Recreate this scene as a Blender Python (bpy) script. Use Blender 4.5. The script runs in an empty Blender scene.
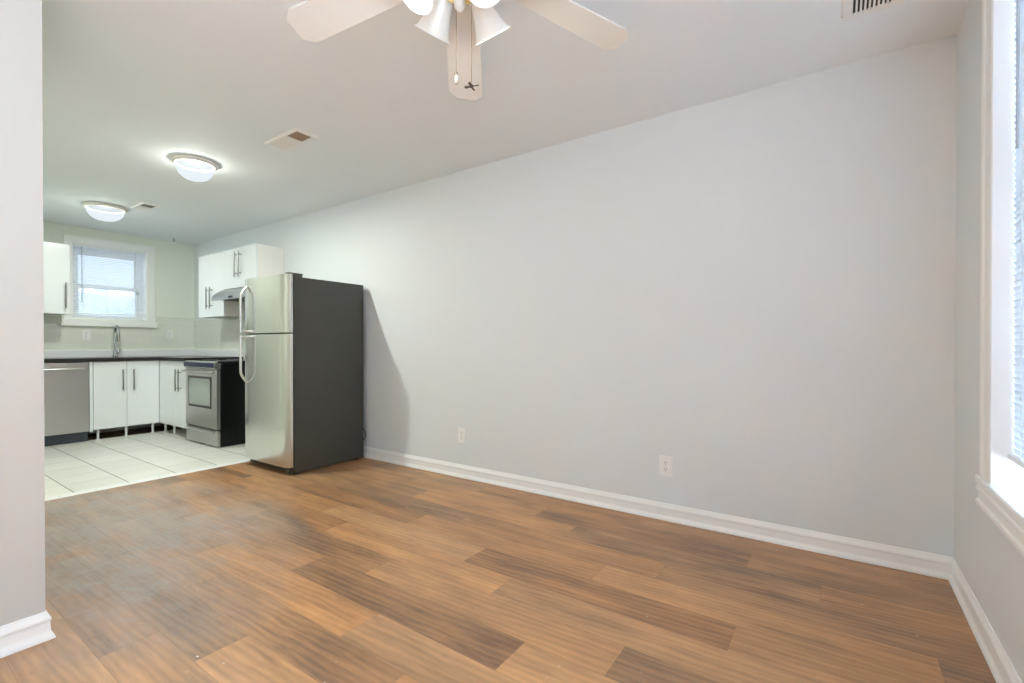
import bpy, bmesh, math, random
from mathutils import Vector, Matrix

random.seed(7)
S = bpy.context.scene
COL = S.collection

# ------------------------------------------------------------------ camera
F_PX, YAW, PITCH, SHIFT_PX = 471.5, 34.69, -0.3286, 6.68
CAM_H = 1.08
cam_d = bpy.data.cameras.new('camera')
cam = bpy.data.objects.new('camera', cam_d)
COL.objects.link(cam)
cam.location = (0, 0, CAM_H)
cam.rotation_euler = (math.radians(90 + PITCH), 0, math.radians(YAW - 90))
cam_d.sensor_fit = 'HORIZONTAL'
cam_d.sensor_width = 36.0
cam_d.lens = F_PX / 1024 * 36.0
cam_d.shift_y = SHIFT_PX / 1024
cam_d.clip_start = 0.02
S.camera = cam

# ------------------------------------------------------------------ colour management
S.view_settings.view_transform = 'Standard'
S.view_settings.look = 'None'
S.view_settings.gamma = 1.0
S.view_settings.use_curve_mapping = False
S.view_settings.exposure = 0.34

# ------------------------------------------------------------------ sky
SKY_NORTH, SKY_SOUTH = 1.25, 7.0          # overcast: the brighter half of the sky is on the street side
world = bpy.data.worlds.new('world')
S.world = world
world.use_nodes = True
wn = world.node_tree
wn.nodes.clear()
w_out = wn.nodes.new('ShaderNodeOutputWorld')
w_bg = wn.nodes.new('ShaderNodeBackground')
w_tc = wn.nodes.new('ShaderNodeTexCoord')
w_sep = wn.nodes.new('ShaderNodeSeparateXYZ')
w_map = wn.nodes.new('ShaderNodeMapRange')
w_map.inputs['From Min'].default_value = -0.35
w_map.inputs['From Max'].default_value = 0.15
w_map.inputs['To Min'].default_value = SKY_SOUTH
w_map.inputs['To Max'].default_value = SKY_NORTH
wn.links.new(w_tc.outputs['Generated'], w_sep.inputs[0])
wn.links.new(w_sep.outputs['Y'], w_map.inputs['Value'])
wn.links.new(w_map.outputs[0], w_bg.inputs['Strength'])
w_bg.inputs['Color'].default_value = (0.74, 0.87, 1.0, 1)
wn.links.new(w_bg.outputs[0], w_out.inputs['Surface'])

# hazy midday sun from the street side
sun_d = bpy.data.lights.new('sun', 'SUN')
sun_d.energy = 110.0
sun_d.angle = math.radians(4)
sun_d.color = (0.84, 0.93, 1.0)
sun_o = bpy.data.objects.new('sun', sun_d)
sun_o.rotation_euler = (math.radians(28), 0, math.radians(0))
COL.objects.link(sun_o)

# lamp strengths (the lamps themselves are built with their fixtures)
DOME_WATTS = 112.0
DOME_COLOR = (0.95, 1.0, 0.89)
FAN_WATTS = 3.5
FAN_COLOR = (1.0, 0.95, 0.87)

S.cycles.max_bounces = 12
S.cycles.diffuse_bounces = 8
S.cycles.glossy_bounces = 4
S.cycles.transparent_max_bounces = 12
S.cycles.caustics_reflective = False
S.cycles.caustics_refractive = False
S.cycles.sample_clamp_indirect = 6.0

# ------------------------------------------------------------------ room measures (metres)
H = 2.509        # ceiling
XR = 2.944       # right wall
YF = -0.442      # window wall beside / behind the camera
YB = 7.53        # kitchen back wall
YT = 4.548       # wood / tile threshold
YP = 2.397       # partition face
XP = 0.445       # partition end
XL = -1.75       # living room left wall


def portal(name, loc, rot, sx, sy):
    d = bpy.data.lights.new(name, 'AREA')
    d.shape = 'RECTANGLE'
    d.size, d.size_y = sx, sy
    d.cycles.is_portal = True
    o = bpy.data.objects.new(name, d)
    o.location, o.rotation_euler = loc, rot
    COL.objects.link(o)


KW = (1.640, 2.385, 1.405, 2.317)      # kitchen window opening x0 x1 z0 z1
LW = (1.295, 2.268, 0.584, 2.420)      # living window beside the camera
BW = (-1.45, 0.15, 0.600, 2.380)       # unseen window added behind the camera to bring in daylight
portal('daylight_portal', ((KW[0] + KW[1]) / 2, YB + 0.24, (KW[2] + KW[3]) / 2), (math.radians(-90), 0, 0), KW[1] - KW[0], KW[3] - KW[2])
portal('daylight_portal', ((LW[0] + LW[1]) / 2, YF - 0.24, (LW[2] + LW[3]) / 2), (math.radians(90), 0, 0), LW[1] - LW[0], LW[3] - LW[2])
portal('daylight_portal', ((BW[0] + BW[1]) / 2, YF - 0.24, (BW[2] + BW[3]) / 2), (math.radians(90), 0, 0), BW[1] - BW[0], BW[3] - BW[2])


# ================================================================== helpers
class NT:
    """small node-tree writer"""
    def __init__(self, name):
        self.m = bpy.data.materials.new(name)
        self.m.use_nodes = True
        self.t = self.m.node_tree
        self.t.nodes.clear()
        self.out = self.t.nodes.new('ShaderNodeOutputMaterial')

    def n(self, kind, **kw):
        nd = self.t.nodes.new('ShaderNode' + kind)
        for k, v in kw.items():
            if hasattr(nd, k):
                setattr(nd, k, v)
        return nd

    def l(self, a, b):
        self.t.links.new(a, b)

    def math(self, op, a, b=None, clamp=False):
        nd = self.n('Math', operation=op, use_clamp=clamp)
        for i, v in enumerate((a, b)):
            if v is None:
                continue
            if isinstance(v, (int, float)):
                nd.inputs[i].default_value = v
            else:
                self.l(v, nd.inputs[i])
        return nd.outputs[0]

    def mix(self, fac, a, b, blend='MIX'):
        nd = self.n('MixRGB', blend_type=blend)
        for i, v in enumerate((fac, a, b)):
            if isinstance(v, (int, float)):
                nd.inputs[i].default_value = v
            elif isinstance(v, tuple):
                nd.inputs[i].default_value = v if len(v) == 4 else (*v, 1)
            else:
                self.l(v, nd.inputs[i])
        return nd.outputs[0]

    def noise(self, scale, detail=3, rough=0.55, vec=None, dim='3D'):
        nd = self.n('TexNoise', noise_dimensions=dim)
        nd.inputs['Scale'].default_value = scale
        nd.inputs['Detail'].default_value = detail
        nd.inputs['Roughness'].default_value = rough
        if vec is not None:
            self.l(vec, nd.inputs['Vector'])
        return nd.outputs['Fac']

    def coords(self, scale=(1, 1, 1), loc=(0, 0, 0)):
        g = self.n('NewGeometry')
        mp = self.n('Mapping')
        mp.inputs['Scale'].default_value = scale
        mp.inputs['Location'].default_value = loc
        self.l(g.outputs['Position'], mp.inputs['Vector'])
        return mp.outputs[0]

    def ramp(self, fac, stops):
        nd = self.n('ValToRGB')
        el = nd.color_ramp.elements
        while len(el) < len(stops):
            el.new(0.5)
        for e, (p, c) in zip(el, stops):
            e.position = p
            e.color = (*c, 1) if len(c) == 3 else c
        self.l(fac, nd.inputs[0])
        return nd.outputs[0]

    def bsdf(self, color=(0.8, 0.8, 0.8), rough=0.5, metal=0.0, spec=0.5, **kw):
        b = self.n('BsdfPrincipled')
        if isinstance(color, tuple):
            b.inputs['Base Color'].default_value = (*color[:3], 1)
        else:
            self.l(color, b.inputs['Base Color'])
        for key, v in (('Roughness', rough), ('Metallic', metal), ('Specular IOR Level', spec)):
            if isinstance(v, (int, float)):
                b.inputs[key].default_value = v
            else:
                self.l(v, b.inputs[key])
        for k, v in kw.items():
            b.inputs[k.replace('_', ' ')].default_value = v
        self.l(b.outputs[0], self.out.inputs['Surface'])
        return b

    def bump(self, b, height, strength=0.2, dist=0.01):
        nd = self.n('Bump')
        nd.inputs['Strength'].default_value = strength
        nd.inputs['Distance'].default_value = dist
        self.l(height, nd.inputs['Height'])
        self.l(nd.outputs[0], b.inputs['Normal'])


M = {}


def plain(key, color, rough=0.5, metal=0.0, spec=0.5, var=0.03, scale=6.0, bump=0.0, **kw):
    t = NT(key)
    f = t.noise(scale, 3, 0.6, t.coords())
    lo = tuple(max(0, c * (1 - var)) for c in color)
    hi = tuple(min(1, c * (1 + var)) for c in color)
    c = t.mix(f, lo, hi)
    b = t.bsdf(c, rough, metal, spec, **kw)
    if bump:
        t.bump(b, t.noise(240, 2, 0.6, t.coords()), bump, 0.002)
    M[key] = t.m
    return t.m


plain('wall_paint', (0.725, 0.750, 0.770), 0.55, spec=0.25, var=0.012, scale=1.3)
plain('partition_paint_dimmed', (0.55, 0.545, 0.528), 0.5, spec=0.25, var=0.01, scale=1.3)  # wall paint toned down to offset the strong daylight on this face
plain('kitchen_paint', (0.79, 0.82, 0.745), 0.5, spec=0.25, var=0.012, scale=1.3)
plain('ceiling_paint', (0.805, 0.835, 0.868), 0.7, spec=0.15, var=0.01, scale=1.0)
plain('trim_white', (0.88, 0.885, 0.885), 0.32, var=0.01)
plain('cabinet_white', (0.81, 0.83, 0.86), 0.25, var=0.01)
plain('cabinet_side', (0.82, 0.79, 0.74), 0.4, var=0.01)
plain('fan_white', (0.70, 0.69, 0.68), 0.4, var=0.01)
plain('plastic_white', (0.84, 0.845, 0.85), 0.35, var=0.01)
plain('slot_dark', (0.05, 0.05, 0.05), 0.6)
plain('vent_white', (0.80, 0.79, 0.77), 0.4, var=0.01)
plain('duct_brown', (0.30, 0.20, 0.14), 0.7, var=0.15, scale=30)
plain('duct_grey', (0.17, 0.16, 0.13), 0.7, var=0.15, scale=30)
plain('duct_black', (0.035, 0.035, 0.04), 0.7)
plain('black_enamel', (0.005, 0.006, 0.0055), 0.22, spec=0.3, var=0.1)
plain('black_glass', (0.012, 0.014, 0.02), 0.06, var=0.1)
plain('oven_glass', (0.30, 0.33, 0.31), 0.05, spec=1.0, var=0.03)
plain('display_blue', (0.012, 0.020, 0.055), 0.3, spec=0.2, var=0.1)
plain('kick_plate', (0.055, 0.065, 0.085), 0.45, var=0.15, scale=60)
plain('black_plastic', (0.02, 0.021, 0.023), 0.45)
plain('counter_black', (0.022, 0.021, 0.020), 0.2, var=0.5, scale=180)
plain('upstand_white', (0.88, 0.89, 0.93), 0.2, var=0.01)
plain('brass', (0.80, 0.58, 0.22), 0.2, metal=1.0, var=0.05)
plain('bronze', (0.10, 0.075, 0.055), 0.4, metal=0.7)
plain('chain', (0.34, 0.25, 0.15), 0.35, metal=0.8)
plain('chrome', (0.55, 0.56, 0.58), 0.12, metal=1.0)
plain('nickel', (0.33, 0.33, 0.325), 0.3, metal=1.0)
plain('pewter_rim', (0.72, 0.69, 0.64), 0.35, metal=0.1)
plain('charm_glass', (0.46, 0.44, 0.42), 0.2)
plain('blind_white', (0.82, 0.84, 0.87), 0.45, var=0.01)
plain('wand_clear', (0.42, 0.46, 0.52), 0.15, spec=0.8)
plain('subfloor_brown', (0.17, 0.105, 0.07), 0.8, var=0.3, scale=9)
plain('strip_white', (0.88, 0.88, 0.88), 0.3, var=0.02, scale=40)
plain('fence_pale', (0.86, 0.87, 0.90), 0.8, var=0.06, scale=5)
plain('ground_grey', (0.58, 0.60, 0.62), 0.9, var=0.15, scale=3)
plain('blocker_grey', (0.60, 0.63, 0.67), 0.8, var=0.05, scale=4)
plain('hook_black', (0.04, 0.04, 0.04), 0.5)


def steel(key, color, rough, axis_scale):
    t = NT(key)
    v = t.coords(axis_scale)
    f = t.noise(1.0, 4, 0.7, v)
    big = t.noise(2.2, 2, 0.5, t.coords((1, 1, 0.35)))
    c = t.mix(f, tuple(x * 0.93 for x in color), tuple(min(1, x * 1.06) for x in color))
    c = t.mix(big, c, tuple(x * 0.88 for x in color))
    r = t.math('ADD', t.math('MULTIPLY', big, 0.08), rough)
    t.bsdf(c, r, 1.0)
    M[key] = t.m


steel('steel_fridge', (0.72, 0.72, 0.70), 0.155, (600, 600, 4))
steel('steel_range', (0.60, 0.59, 0.57), 0.30, (4, 4, 500))
steel('steel_dishwasher', (0.56, 0.545, 0.535), 0.30, (500, 500, 4))
steel('steel_hood', (0.55, 0.56, 0.58), 0.30, (4, 4, 400))

# fridge side: charcoal textured sheet with a few pale scuffs
t = NT('charcoal_side')
f1 = t.noise(3.0, 4, 0.6, t.coords())
c = t.mix(f1, (0.030, 0.030, 0.025), (0.048, 0.048, 0.040))
sc = t.noise(14, 5, 0.7, t.coords((1, 1, 5)))
c = t.mix(t.math('MULTIPLY', sc, 0.25), c, (0.075, 0.073, 0.064))
r = t.math('ADD', t.math('MULTIPLY', f1, 0.10), 0.29)
b = t.bsdf(c, r, 0.0, 0.6)
M['charcoal_side'] = t.m

# wood planks: every plank carries its own tone (r), grain offset (g), redness (b)
t = NT('floor_wood')
at = t.n('Attribute', attribute_name='plank')
sp = t.n('SeparateColor')
t.l(at.outputs['Color'], sp.inputs[0])
tone, offs, red = sp.outputs[0], sp.outputs[1], sp.outputs[2]
g = t.n('NewGeometry')
cmb = t.n('CombineXYZ')
t.l(t.math('MULTIPLY', offs, 37.0), cmb.inputs[0])
t.l(t.math('MULTIPLY', offs, 91.0), cmb.inputs[1])
add = t.n('VectorMath', operation='ADD')
t.l(g.outputs['Position'], add.inputs[0])
t.l(cmb.outputs[0], add.inputs[1])


def mapped(scale):
    mp = t.n('Mapping')
    mp.inputs['Scale'].default_value = scale
    t.l(add.outputs[0], mp.inputs['Vector'])
    return mp.outputs[0]


warp = t.noise(1.0, 3, 0.55, mapped((5, 1.6, 1)))
wx = t.n('CombineXYZ')
t.l(t.math('MULTIPLY', t.math('SUBTRACT', warp, 0.5), 0.045), wx.inputs[0])
add2 = t.n('VectorMath', operation='ADD')
t.l(add.outputs[0], add2.inputs[0])
t.l(wx.outputs[0], add2.inputs[1])


def wavy(scale):
    mp = t.n('Mapping')
    mp.inputs['Scale'].default_value = scale
    t.l(add2.outputs[0], mp.inputs['Vector'])
    return mp.outputs[0]


fine = t.noise(1.0, 6, 0.74, wavy((70, 2.6, 1)))
broad = t.noise(1.0, 5, 0.62, wavy((13, 1.3, 1)))
blot = t.noise(1.0, 4, 0.6, mapped((5.5, 2.6, 1)))
wav = t.n('TexWave', wave_type='RINGS', rings_direction='Z')
wav.inputs['Scale'].default_value = 1.0
wav.inputs['Distortion'].default_value = 5.0
wav.inputs['Detail'].default_value = 3.0
wav.inputs['Detail Scale'].default_value = 1.6
t.l(wavy((11, 1.7, 1)), wav.inputs['Vector'])
dark = t.mix(red, (0.170, 0.106, 0.070), (0.185, 0.100, 0.058))
light = t.mix(red, (0.58, 0.325, 0.155), (0.64, 0.32, 0.130))
k = t.math('ADD', t.math('MULTIPLY', tone, 0.62), t.math('ADD', t.math('MULTIPLY', t.math('SUBTRACT', broad, 0.5), 1.3), t.math('MULTIPLY', t.math('SUBTRACT', blot, 0.5), 0.8)))
k = t.math('ADD', k, t.math('MULTIPLY', t.math('SUBTRACT', fine, 0.5), 0.50))
k = t.math('ADD', k, t.math('MULTIPLY', t.math('SUBTRACT', wav.outputs['Fac'], 0.5), 0.16))
k = t.math('ADD', k, 0.17, True)
wood = t.mix(k, dark, light)
knot = t.noise(1.0, 2, 0.5, wavy((14, 4.5, 1)))
wood = t.mix(t.math('MULTIPLY', t.math('SUBTRACT', knot, 0.66, True), 3.0, True), wood, (0.085, 0.045, 0.026))
# construction dust: pale scuffed film, thickest across the walk toward the kitchen
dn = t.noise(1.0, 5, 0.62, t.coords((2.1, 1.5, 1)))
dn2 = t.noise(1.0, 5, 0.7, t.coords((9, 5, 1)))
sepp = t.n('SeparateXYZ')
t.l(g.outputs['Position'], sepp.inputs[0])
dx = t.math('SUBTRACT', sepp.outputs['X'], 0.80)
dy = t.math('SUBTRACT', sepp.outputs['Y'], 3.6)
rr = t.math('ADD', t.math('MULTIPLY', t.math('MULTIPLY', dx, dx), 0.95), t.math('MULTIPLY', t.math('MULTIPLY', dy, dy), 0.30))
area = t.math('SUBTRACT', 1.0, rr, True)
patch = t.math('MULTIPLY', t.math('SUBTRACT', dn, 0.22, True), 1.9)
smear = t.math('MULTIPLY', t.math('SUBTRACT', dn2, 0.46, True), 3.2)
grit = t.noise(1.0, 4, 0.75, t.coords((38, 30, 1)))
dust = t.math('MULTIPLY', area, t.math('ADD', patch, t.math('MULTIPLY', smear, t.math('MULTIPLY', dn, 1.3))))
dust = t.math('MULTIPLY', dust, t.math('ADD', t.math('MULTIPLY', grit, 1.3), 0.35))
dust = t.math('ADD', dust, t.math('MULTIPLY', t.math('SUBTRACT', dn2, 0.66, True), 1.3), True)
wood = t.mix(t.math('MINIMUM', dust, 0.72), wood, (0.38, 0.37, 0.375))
speck = t.noise(1.0, 1, 0.5, t.coords((55, 55, 1)))
wood = t.mix(t.math('MULTIPLY', t.math('SUBTRACT', speck, 0.775, True), 25.0, True), wood, (0.62, 0.59, 0.55))
rough = t.math('ADD', t.math('ADD', 0.33, t.math('MULTIPLY', fine, 0.10)), t.math('MULTIPLY', dust, 0.35), True)
b = t.bsdf(wood, rough, 0.0, 0.32)
t.bump(b, fine, 0.10, 0.002)
M['floor_wood'] = t.m

# pale stone-look tiles, grout drawn in the mesh
t = NT('floor_tile')
at = t.n('Attribute', attribute_name='tile')
v1 = t.noise(1.0, 4, 0.6, t.coords((1.6, 9, 1)))
c = t.mix(v1, (0.76, 0.75, 0.70), (0.90, 0.90, 0.86))
c = t.mix(0.4, c, at.outputs['Color'], 'MULTIPLY')
t.bsdf(c, 0.28, 0.0, 0.5)
M['floor_tile'] = t.m
plain('grout', (0.19, 0.18, 0.155), 0.9, var=0.2, scale=40)

# low-contrast glazed subway tile behind the counter
t = NT('backsplash_tile')
br = t.n('TexBrick')
br.inputs['Color1'].default_value = (0.75, 0.77, 0.71, 1)
br.inputs['Color2'].default_value = (0.765, 0.785, 0.725, 1)
br.inputs['Mortar'].default_value = (0.70, 0.72, 0.66, 1)
br.inputs['Scale'].default_value = 1.0
br.inputs['Mortar Size'].default_value = 0.002
br.inputs['Brick Width'].default_value = 0.15
br.inputs['Row Height'].default_value = 0.075
g2 = t.n('NewGeometry')
s2 = t.n('SeparateXYZ')
t.l(g2.outputs['Position'], s2.inputs[0])
cc = t.n('CombineXYZ')
t.l(t.math('SUBTRACT', s2.outputs['X'], s2.outputs['Y']), cc.inputs[0])
t.l(s2.outputs['Z'], cc.inputs[1])
t.l(cc.outputs[0], br.inputs['Vector'])
t.bsdf(br.outputs['Color'], 0.15, 0.0, 0.5)
M['backsplash_tile'] = t.m

# frosted lamp glass that glows, letting the lamp inside shine through
t = NT('dome_glass')
tr = t.n('BsdfTransparent')
tr.inputs[0].default_value = (0.25, 0.25, 0.25, 1)
em = t.n('Emission')
em.inputs[0].default_value = (0.86, 0.94, 1.0, 1)
em.inputs[1].default_value = 0.58
ad = t.n('AddShader')
t.l(tr.outputs[0], ad.inputs[0])
t.l(em.outputs[0], ad.inputs[1])
t.l(ad.outputs[0], t.out.inputs['Surface'])
M['dome_glass'] = t.m

t = NT('shade_glass')
em = t.n('Emission')
nz = t.noise(26, 4, 0.7, t.coords())
em_c = t.mix(nz, (1.0, 0.90, 0.76), (1.0, 0.96, 0.88))
t.l(em_c, em.inputs[0])
em.inputs[1].default_value = 0.10
df = t.n('BsdfDiffuse')
df.inputs[0].default_value = (0.75, 0.74, 0.72, 1)
gl = t.n('BsdfGlossy')
gl.inputs['Roughness'].default_value = 0.45
mx = t.n('MixShader')
mx.inputs[0].default_value = 0.27
t.l(df.outputs[0], mx.inputs[1])
t.l(gl.outputs[0], mx.inputs[2])
ad = t.n('AddShader')
t.l(mx.outputs[0], ad.inputs[0])
t.l(em.outputs[0], ad.inputs[1])
t.l(ad.outputs[0], t.out.inputs['Surface'])
M['shade_glass'] = t.m

# window panes
t = NT('pane_glass')
tr = t.n('BsdfTransparent')
tr.inputs[0].default_value = (0.95, 0.97, 0.98, 1)
gl = t.n('BsdfGlossy')
gl.inputs['Roughness'].default_value = 0.02
mx = t.n('MixShader')
mx.inputs[0].default_value = 0.06
t.l(tr.outputs[0], mx.inputs[1])
t.l(gl.outputs[0], mx.inputs[2])
t.l(mx.outputs[0], t.out.inputs['Surface'])
M['pane_glass'] = t.m

t = NT('slat_white')
df = t.n('BsdfDiffuse')
df.inputs[0].default_value = (0.90, 0.91, 0.93, 1)
tl = t.n('BsdfTranslucent')
tl.inputs[0].default_value = (0.86, 0.91, 0.97, 1)
mx = t.n('MixShader')
mx.inputs[0].default_value = 0.40
t.l(df.outputs[0], mx.inputs[1])
t.l(tl.outputs[0], mx.inputs[2])
t.l(mx.outputs[0], t.out.inputs['Surface'])
M['slat_white'] = t.m

# thin slats: a little daylight passes through the vinyl
t = NT('slat_vinyl')
df = t.n('BsdfDiffuse')
df.inputs[0].default_value = (0.76, 0.82, 0.88, 1)
tl = t.n('BsdfTranslucent')
tl.inputs[0].default_value = (0.54, 0.60, 0.665, 1)
mx = t.n('MixShader')
mx.inputs[0].default_value = 0.27
t.l(df.outputs[0], mx.inputs[1])
t.l(tl.outputs[0], mx.inputs[2])
t.l(mx.outputs[0], t.out.inputs['Surface'])
M['slat_vinyl'] = t.m


class MB:
    """collects shapes in world coordinates and links them as ONE mesh object"""
    def __init__(self):
        self.bm = bmesh.new()

    def _faces(self, verts, faces):
        vs = [self.bm.verts.new(v) for v in verts]
        out = []
        for f in faces:
            try:
                out.append(self.bm.faces.new([vs[i] for i in f]))
            except ValueError:
                pass
        return vs, out

    def box(self, x0, y0, z0, x1, y1, z1, bev=0.0, seg=2):
        x0, x1 = min(x0, x1), max(x0, x1)
        y0, y1 = min(y0, y1), max(y0, y1)
        z0, z1 = min(z0, z1), max(z0, z1)
        vs, fs = self._faces([(x0, y0, z0), (x1, y0, z0), (x1, y1, z0), (x0, y1, z0), (x0, y0, z1), (x1, y0, z1), (x1, y1, z1), (x0, y1, z1)],
                             [(0, 3, 2, 1), (4, 5, 6, 7), (0, 1, 5, 4), (1, 2, 6, 5), (2, 3, 7, 6), (3, 0, 4, 7)])
        if bev > 0:
            es = list({e for f in fs for e in f.edges})
            bmesh.ops.bevel(self.bm, geom=es, offset=bev, segments=seg, affect='EDGES', profile=0.7)
        return self

    def prism(self, pts, axis, a0, a1, closed=True):
        """profile in the plane across `axis`; order (y,z) for x, (x,z) for y, (x,y) for z"""
        def put(p, a):
            return {'x': (a, p[0], p[1]), 'y': (p[0], a, p[1]), 'z': (p[0], p[1], a)}[axis]
        n = len(pts)
        verts = [put(p, a0) for p in pts] + [put(p, a1) for p in pts]
        faces = [(i, (i + 1) % n, n + (i + 1) % n, n + i) for i in range(n if closed else n - 1)]
        if closed:
            faces += [tuple(range(n - 1, -1, -1)), tuple(range(n, 2 * n))]
        self._faces(verts, faces)
        return self

    def lathe(self, prof, c, axis=(0, 0, 1), seg=32, cap0=False, cap1=False):
        """prof: (radius, height along axis) from point c"""
        az = Vector(axis).normalized()
        ref = Vector((1, 0, 0)) if abs(az.x) < 0.9 else Vector((0, 1, 0))
        ax = az.cross(ref).normalized()
        ay = az.cross(ax)
        c = Vector(c)
        rings = []
        for r, h in prof:
            if r < 1e-6:
                rings.append([self.bm.verts.new(c + az * h)])
            else:
                rings.append([self.bm.verts.new(c + az * h + (ax * math.cos(2 * math.pi * i / seg) + ay * math.sin(2 * math.pi * i / seg)) * r) for i in range(seg)])
        for A, B in zip(rings, rings[1:]):
            for i in range(seg):
                j = (i + 1) % seg
                if len(A) == 1 and len(B) == 1:
                    continue
                if len(A) == 1:
                    self.bm.faces.new((A[0], B[i], B[j]))
                elif len(B) == 1:
                    self.bm.faces.new((A[i], A[j], B[0]))
                else:
                    self.bm.faces.new((A[i], A[j], B[j], B[i]))
        if cap0 and len(rings[0]) > 1:
            self.bm.faces.new(rings[0][::-1])
        if cap1 and len(rings[-1]) > 1:
            self.bm.faces.new(rings[-1])
        return self

    def tube(self, pts, r, seg=10, caps=True):
        pts = [Vector(p) for p in pts]
        rings = []
        up = None
        for i, p in enumerate(pts):
            d = (pts[min(i + 1, len(pts) - 1)] - pts[max(i - 1, 0)]).normalized()
            if up is None:
                ref = Vector((0, 0, 1)) if abs(d.z) < 0.9 else Vector((1, 0, 0))
                up = (ref - d * ref.dot(d)).normalized()
            else:
                up = (up - d * up.dot(d)).normalized()
            sd = d.cross(up)
            rr = r[i] if isinstance(r, (list, tuple)) else r
            rings.append([self.bm.verts.new(p + (up * math.cos(2 * math.pi * k / seg) + sd * math.sin(2 * math.pi * k / seg)) * rr) for k in range(seg)])
        for A, B in zip(rings, rings[1:]):
            for k in range(seg):
                j = (k + 1) % seg
                self.bm.faces.new((A[k], A[j], B[j], B[k]))
        if caps:
            self.bm.faces.new(rings[0][::-1])
            self.bm.faces.new(rings[-1])
        return self

    def build(self, name, mat, parent=None, smooth=False, angle=35):
        bmesh.ops.recalc_face_normals(self.bm, faces=self.bm.faces)
        me = bpy.data.meshes.new(name)
        o = bpy.data.objects.new(name, me)
        COL.objects.link(o)
        if parent is not None:
            o.parent = parent
            off = BASE.get(parent, Vector((0, 0, 0)))
            bmesh.ops.translate(self.bm, verts=self.bm.verts, vec=-off)
            BASE[o] = off
        self.bm.to_mesh(me)
        self.bm.free()
        me.materials.append(M[mat])
        if smooth:
            for p in me.polygons:
                p.use_smooth = True
            me.set_sharp_from_angle(angle=math.radians(angle))
        return o


BASE = {}



def tag(o, label, cat, group=None):
    o['label'] = label
    o['category'] = cat
    if group:
        o['group'] = group
    return o


def thing(name, loc, label, cat, group=None):
    o = bpy.data.objects.new(name, None)
    o.empty_display_size = 0.1
    o.location = loc
    COL.objects.link(o)
    BASE[o] = Vector(loc)
    return tag(o, label, cat, group)


def struct(o, label=None):
    o['kind'] = 'structure'
    if label:
        o['label'] = label
    return o


def copy_tree(o, loc):
    r = o.copy()
    COL.objects.link(r)
    r.location = loc
    for ch in list(o.children):
        c = ch.copy()
        COL.objects.link(c)
        c.parent = r
        for g_ in list(ch.children):
            d = g_.copy()
            COL.objects.link(d)
            d.parent = c
    return r


# ================================================================== room shell
TH = 0.26        # outer wall thickness

# wood floor: planks run toward the kitchen
PW, PX0, PL = 0.183, 0.702, 1.22
ROW_JOINT = {-2: 1.30, -1: 2.10, 0: 1.805, 1: 2.388, 2: 1.515, 3: 0.935, 4: 1.845, 5: 1.24, 6: 1.54, 7: 0.935, 8: 1.915, 9: 1.28, 10: 0.365, 11: 0.98, 12: 1.7}
PLANK_TONE = {(12, -2): .4, (12, -1): .45, (12, 0): .5, (12, 1): .55,
              (11, -2): .42, (11, -1): .45, (11, 0): .42, (11, 1): .5, (11, 2): .45,
              (10, -1): .38, (10, 0): .18, (10, 1): .66, (10, 2): .45, (10, 3): .4,
              (9, -2): .5, (9, -1): .28, (9, 0): .74, (9, 1): .28, (9, 2): .4,
              (8, -2): .3, (8, -1): .48, (8, 0): .18, (8, 1): .4,
              (7, -2): .2, (7, -1): .62, (7, 0): .5, (7, 1): .2, (7, 2): .4,
              (6, -2): .6, (6, -1): .16, (6, 0): .86, (6, 1): .45, (6, 2): .2,
              (5, -2): .5, (5, -1): .62, (5, 0): .8, (5, 1): .22, (5, 2): .35,
              (4, -2): .18, (4, -1): .7, (4, 0): .2, (4, 1): .5, (4, 2): .2,
              (3, -1): .88, (3, 0): .16, (3, 1): .5, (3, 2): .35,
              (2, -1): .78, (2, 0): .68, (2, 1): .42, (2, 2): .3,
              (1, -1): .3, (1, 0): .55, (1, 1): .28, (1, -2): .72,
              (0, -1): .78, (0, 0): .28, (0, 1): .14, (0, 2): .3,
              (-1, -1): .45, (-1, 0): .3, (-1, 1): .18}
bm = bmesh.new()
lay = bm.loops.layers.float_color.new('plank')


def floor_quad(x0, y0, x1, y1, z, col, layer, bm_):
    f = bm_.faces.new([bm_.verts.new(p) for p in ((x0, y0, z), (x1, y0, z), (x1, y1, z), (x0, y1, z))])
    for lp in f.loops:
        lp[layer] = col


prng = random.Random(21)
for row in range(-14, 13):
    x0, x1 = PX0 + row * PW, PX0 + (row + 1) * PW
    x0c, x1c = max(x0, XL), min(x1, XR)
    if x1c - x0c < 0.004:
        continue
    j = ROW_JOINT.get(row, prng.uniform(0, PL))
    k0 = int(math.floor((YF - j) / PL))
    for kk in range(k0, 6):
        y0, y1 = max(j + kk * PL, YF), min(j + (kk + 1) * PL, YT)
        if x0 < XP and False:
            continue
        if y1 - y0 < 0.004:
            continue
        tone = PLANK_TONE.get((row, kk), prng.choice([0.15, 0.3, 0.45, 0.6, 0.75, 0.9]))
        col = (tone, prng.random(), prng.random(), 1)
        e = 0.00035
        floor_quad(x0c + e, y0 + e, x1c - e, y1 - e, 0.0, col, lay, bm)
me = bpy.data.meshes.new('floor')
bm.to_mesh(me)
bm.free()
me.materials.append(M['floor_wood'])
floor = bpy.data.objects.new('floor', me)
COL.objects.link(floor)
struct(floor, 'brown wood plank floor of the living room')
sub = MB()
sub.box(XL - TH, YF - TH, -0.12, XR + TH, YB + TH, -0.0015)
struct(sub.build('floor_base', 'subfloor_brown'))

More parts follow.
